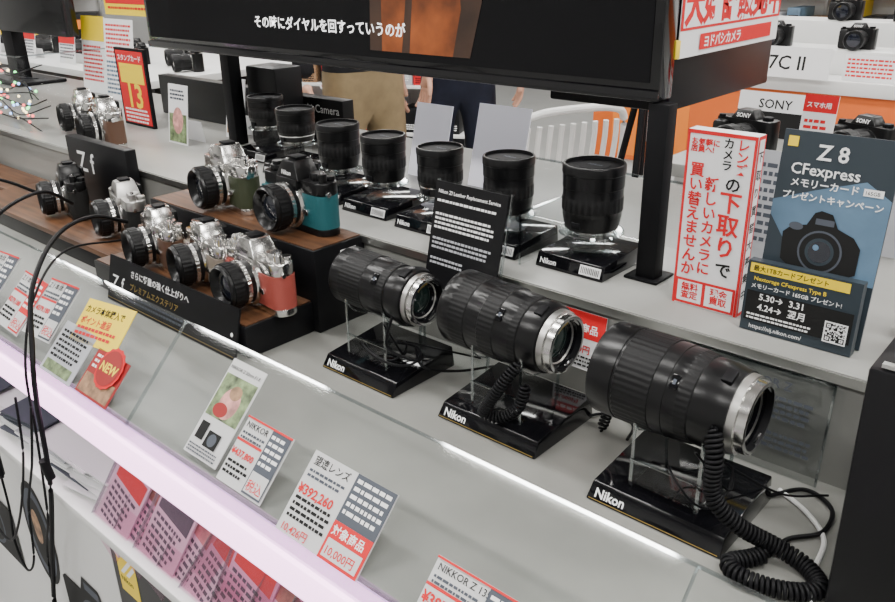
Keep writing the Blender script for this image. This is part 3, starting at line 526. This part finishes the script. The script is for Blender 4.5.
for x,y,z,r in ((-.50,1.90,.0755,-20),(-.16,1.8,.0755,-12),(-1.30,3.42,.139,0),(-1.00,3.45,.139,0),(-.75,3.45,.139,6),(-.5,3.45,.139,0),(-1.6,3.45,.139,0),(-1.15,3.75,.219,0),(-.9,3.75,.219,0),(-.6,3.75,.219,0),(-1.5,3.75,.219,0)):
    q=bpy.data.objects.new("mirrorless_camera",o.data); q.matrix_world=TR(x,y,z)@RZ(r); COL.objects.link(q)
tent("maker_sign",-.83,1.99,.20,.105,"white_paper",[('r',0,0,.2,.06,'ink_black'),('t',"SONY",.05,.068,.03,'ink_black','LEFT',.02)],z=.0755)
tent("product_card",-.26,1.66,.12,.09,"white_paper",[('r',0,.06,.12,.03,'ink_red'),('lines',.01,.05,.1,4,.01,'ink_gray')],z=.0755)
b=B(); b.b2((-2.0,3.20,-.0),(1.6,3.95,.05),"white_paint",.004); b.b2((-2.0,3.22,-.36),(1.6,3.93,-.0),"orange_panel"); b.b2((-2.0,3.24,FL),(1.6,3.9,-.36),"white_paint")
b.b2((-1.75,3.36,.05),(-.4,3.55,.139),"white_paint",.003); b.b2((-1.75,3.66,.05),(-.4,3.85,.219),"white_paint",.003)
b.items(TR(-1.95,3.2195,-.34)@RX(90),[('r',.05,.0,.36,.30,'ink_orange'),('t',"0",.25,.06,.22,'ink_white','CENTER',.02)])
b.obj("orange_display_counter")
card("model_sign",TR(-1.30,3.17,.052)@RX(82),.30,.11,"white_paper",[('t',"X 7C II",.008,.030,.070,'ink_black','LEFT',.02)],.006)
for i,(x,m_) in enumerate(((-.97,'ink_red'),(-.74,'ink_blue'),(-.52,'ink_red'),(-.30,'ink_gray'))): tent("price_list_card",x,3.23,.18,.09,"white_paper",[('lines',.01,.07,.16,5,.014,m_)],z=.05)
tent("sale_card",-1.62,3.27,.14,.12,"white_paper",[('r',0,.06,.14,.06,'ink_red'),('lines',.01,.05,.12,3,.014,'ink_red')],z=.05)
def shelf(name,x,y,w,rz,base=FL,levels=5,gap=.36):
    b=B(); d=.4
    for k in range(levels): b.b2((0,0,.1+k*gap),(w,d,.12+k*gap),"white_paint",.002)
    for xx in (0,w/2-.01,w-.02): b.b2((xx,d-.03,0),(xx+.02,d,.1+levels*gap),"metal_trim")
    b.b2((0,d-.01,.1),(w,d,.1+levels*gap),"white_paint"); b.b2((0,0,0),(w,d,.1),"black_matte")
    cols=["black_board","white_paper","ink_yellow","ink_red","gray_paper","ink_blue","black_board","black_board","photo_brown","ink_orange"]
    for k in range(levels):
        xx=.02
        while xx<w-.16:
            ww=random.uniform(.08,.18); hh=random.uniform(.1,.26)
            b.b2((xx,.05,.1205+k*gap),(xx+ww,.3,.1205+k*gap+hh),random.choice(cols),.002)
            b.items(TR(xx,.0495,.1205+k*gap)@RX(90),[('r',ww*.1,hh*.5,ww*.8,hh*.3,random.choice(cols)),('lines',ww*.1,hh*.3,ww*.8,3,.016,random.choice(["ink_white","ink_black"]))])
            xx+=ww+random.uniform(.01,.05)
        for j in range(int(w/.28)): b.items(TR(.04+j*.28,-.0008,.10+k*gap)@RX(90),[('r',0,-.02,.14,.04,'white_paper'),('lines',.01,.005,.12,2,.012,'ink_red')])
    b.obj(name,TR(x,y,base)@RZ(rz))
shelf("product_shelf",-3.2,5.4,2.6,0); shelf("product_shelf",-.4,5.4,2.6,0); shelf("product_shelf",-6.4,3.6,2.6,25); shelf("product_shelf",-6.9,1.2,2.0,60)
shop_table("display_table",(-5.2,1.7,FL),(-3.1,2.5,.05),"white_paint","black_board")
for i in range(9):
    q=bpy.data.objects.new("mirrorless_camera",o.data); q.matrix_world=TR(-5.0+i*.22,2.0+.1*(i%2),.0505)@RZ(-20); COL.objects.link(q)
for i in range(4): tent("price_list_card",-4.9+i*.42,1.78,.16,.13,"white_paper",[('r',0,.09,.16,.04,'ink_red'),('lines',.01,.08,.14,5,.014,'ink_gray')],z=.05)
b=B()
b.box((0,0,.44),(.44,.43,.025),"white_paint",.01)
for i in range(9):
    x=-.18+i*.045; b.tube(catmull([(x,.20,.46),(x,.235,.58),(x*1.02,.26,.72),(x,.27,.80)],5),.010,"white_paint",8)
b.tube(catmull([(-.225,.19,.44),(-.225,.24,.62),(-.21,.27,.80),(-.15,.285,.845),(0,.295,.855),(.15,.285,.845),(.21,.27,.80),(.225,.24,.62),(.225,.19,.44)],6),.014,"white_paint",10)
for sx in (-1,1):
    b.tube([(sx*.19,-.17,.43),(sx*.22,-.21,.012)],.012,"metal_trim"); b.tube([(sx*.19,.17,.43),(sx*.22,.24,.012)],.012,"metal_trim")
b.obj("white_chair",TR(-1.90,2.64,FL)@RZ(-115)@Matrix.Scale(1.03,4))
b=B()
for k in range(3):
    a=math.radians(50+120*k); b.tube([(0.03*math.cos(a),.03*math.sin(a),.96),(.26*math.cos(a),.26*math.sin(a),.012)],.012,"black_matte")
b.tube([(0,0,.7),(0,0,1.06)],.014,"black_matte"); b.box((0,0,1.08),(.08,.06,.04),"black_matte",.008); b.sph(.03,"black_matte",TR(0,0,.96))
b.obj("tripod",TR(-1.33,2.45,FL))
# ------------------------------------------------------------ people
def skinmesh(V,E,Rr,root=0,sub=2):
    me=bpy.data.meshes.new("sk"); me.from_pydata(V,E,[]); ob=bpy.data.objects.new("sk",me); COL.objects.link(ob)
    ob.modifiers.new("s",'SKIN'); sk=me.skin_vertices[0].data if me.skin_vertices else None
    if sk is None:
        bm=bmesh.new(); bm.from_mesh(me); bm.verts.layers.skin.verify(); bm.to_mesh(me); bm.free(); sk=me.skin_vertices[0].data
    for i,r in enumerate(Rr):
        sk[i].radius=r if isinstance(r,tuple) else (r,r); sk[i].use_root=(i==root)
    m=ob.modifiers.new("u",'SUBSURF'); m.levels=sub; m.render_levels=sub
    dg=bpy.context.evaluated_depsgraph_get(); ev=ob.evaluated_get(dg); out=bpy.data.meshes.new_from_object(ev)
    bpy.data.objects.remove(ob)
    for p in out.polygons: p.use_smooth=True
    return out
def hand(parent,name,side,M):
    s=side; V=[(0,0,0),(0,-.002,-.035),(0,-.002,-.075)]; E=[(0,1),(1,2)]; R=[(.017,.022),(.013,.030),(.011,.034)]
    def fing(y,L,r,x=0):
        i=len(V); V.extend([(0,y*.8,-.070),(-s*.002,y,-.088),(-s*.007,y*1.05,-.088-L*.4),(-s*.018,y*1.05,-.088-L*.72),(-s*.030,y,-.088-L*.93)])
        E.extend([(2,i),(i,i+1),(i+1,i+2),(i+2,i+3),(i+3,i+4)]); R.extend([r,r,r*.95,r*.88,r*.72])
    for y,L,r in ((-.029,.068,.0088),(-.010,.078,.0092),(.010,.072,.0088),(.028,.056,.0078)): fing(y,L,r)
    i=len(V); V.extend([(-s*.004,-.026,-.030),(-s*.012,-.046,-.055),(-s*.018,-.052,-.085)]); E.extend([(1,i),(i,i+1),(i+1,i+2)]); R.extend([.013,.0105,.009])
    me=skinmesh(V,E,R,0,2); me.materials.append(MATS["skin"]); ob=bpy.data.objects.new(name,me); ob.parent=parent; ob.matrix_local=M; COL.objects.link(ob)
def person(name,x,y,rz,jacket,pants,hs=1.0,arm=0):
    e=bpy.data.objects.new(name,None); COL.objects.link(e); e.matrix_world=TR(x,y,FL)@RZ(rz)@Matrix.Scale(hs,4)
    V=[(0,0,.96),(0,.01,1.12),(0,.005,1.30),(0,.01,1.42),(0,.005,1.50),(0,-.005,1.57)]; E=[(0,1),(1,2),(2,3),(3,4),(4,5)]
    R=[(.145,.110),(.142,.105),(.170,.115),(.130,.085),(.060,.060),(.055,.058)]
    wr=[]
    for s in (-1,1):
        i=len(V); V+= [(s*.17,.01,1.42),(s*.235,.02,1.17),(s*.25,-.04-.05*arm,.97)]; E+=[(3,i),(i,i+1),(i+1,i+2)]; R+=[.066,.050,.036]; wr.append(V[-1])
        i=len(V); V+= [(s*.088,0,.84),(s*.10,-.015,.50),(s*.108,.02,.12),(s*.112,.0,.05),(s*.12,-.13,.038)]; E+=[(0,i),(i,i+1),(i+1,i+2),(i+2,i+3),(i+3,i+4)]; R+=[.086,.064,.050,.045,(.045,.032)]
    me=skinmesh(V,E,R,0,2)
    bm=bmesh.new(); bm.from_mesh(me)
    for zz in (.985,1.505,.095): bmesh.ops.bisect_plane(bm,geom=bm.verts[:]+bm.edges[:]+bm.faces[:],plane_co=(0,0,zz),plane_no=(0,0,1))
    bm.to_mesh(me); bm.free()
    for m in (jacket,pants,"skin","shoe"): me.materials.append(MATS[m])
    for p in me.polygons:
        p.use_smooth=True
        c=p.center
        if c.z>1.505: p.material_index=2
        elif c.z<.095: p.material_index=3
        elif c.z<.985 and abs(c.x)<.205: p.material_index=1
        else: p.material_index=0
    ob=bpy.data.objects.new("body",me); ob.parent=e; COL.objects.link(ob)
    for k,s in enumerate((-1,1)): hand(e,"hand_%d"%k,s,TR(wr[k][0],wr[k][1]-.006,wr[k][2]-.012)@RX(6))
    b=B(); t=bmesh.new(); bmesh.ops.create_uvsphere(t,u_segments=32,v_segments=24,radius=1)
    for v in t.verts:
        x_,y_,z_=v.co; w_=.076*(1-.22*max(0,-z_)**1.5); dy=.096
        yy=y_*dy-(.010 if z_<-.3 and y_<0 else 0)
        if y_<-.5 and .05<z_<.3 and .2<abs(x_)<.55: yy+=.006
        v.co=(x_*w_,yy,z_*.118)
    b.merge(t,TR(0,-.010,1.655),"skin",True)
    b.hexa([(-.016,-.100,1.628),(.016,-.100,1.628),(.012,-.085,1.628),(-.012,-.085,1.628),(-.006,-.100,1.675),(.006,-.100,1.675),(.006,-.085,1.675),(-.006,-.085,1.675)],"skin",I4,.002)
    b.sph(.012,"skin",TR(0,-.113,1.635),12)
    for s in (-1,1):
        b.sph(.012,"eye",TR(s*.031,-.090,1.665)); b.sph(.006,"hair",TR(s*.031,-.100,1.665),10); b.box((s*.031,-.100,1.687),(.030,.006,.005),"hair",.001)
        b.sph(1,"skin",TR(s*.077,.0,1.655)@Matrix.Diagonal((.008,.018,.030,1)))
    b.box((0,-.101,1.602),(.040,.008,.010),"lips",.003)
    t=bmesh.new(); bmesh.ops.create_uvsphere(t,u_segments=32,v_segments=24,radius=1)
    bmesh.ops.delete(t,geom=[v for v in t.verts if (v.co.z<.42 and v.co.y<-.15) or v.co.z<-.45],context='VERTS')
    for v in t.verts:
        r=1+.03*math.sin(v.co.x*23+v.co.y*17); v.co=(v.co.x*.084*r,v.co.y*.105*r,v.co.z*.130)
    b.merge(t,TR(0,-.004,1.660),"hair",True)
    o=b.obj("head",I4,None,False)
    for p in o.data.polygons: p.use_smooth=True
    o.parent=e
person("standing_man",-2.36,2.16,75,"cloth_black","khaki",1.02)
person("standing_woman",-2.32,2.66,50,"cloth_black","cloth_navy",1.0,1)
# ------------------------------------------------------------ camera
s_,c_=math.sin(math.radians(23)),math.cos(math.radians(23))
fwd=Vector((-.670*c_,.742*c_,-s_)).normalized(); R_=Vector((.742,.670,0)).normalized(); U_=R_.cross(fwd).normalized()
r2=(R_-.018*U_).normalized(); u2=(U_+.018*R_).normalized()
M=Matrix((( r2.x,u2.x,-fwd.x,0),(r2.y,u2.y,-fwd.y,0),(r2.z,u2.z,-fwd.z,.5),(0,0,0,1)))
ca=bpy.data.cameras.new("camera"); ca.sensor_width=36; ca.lens=36*820/895; ca.clip_start=.02
co=bpy.data.objects.new("camera",ca); co.matrix_world=M; COL.objects.link(co); S.camera=co
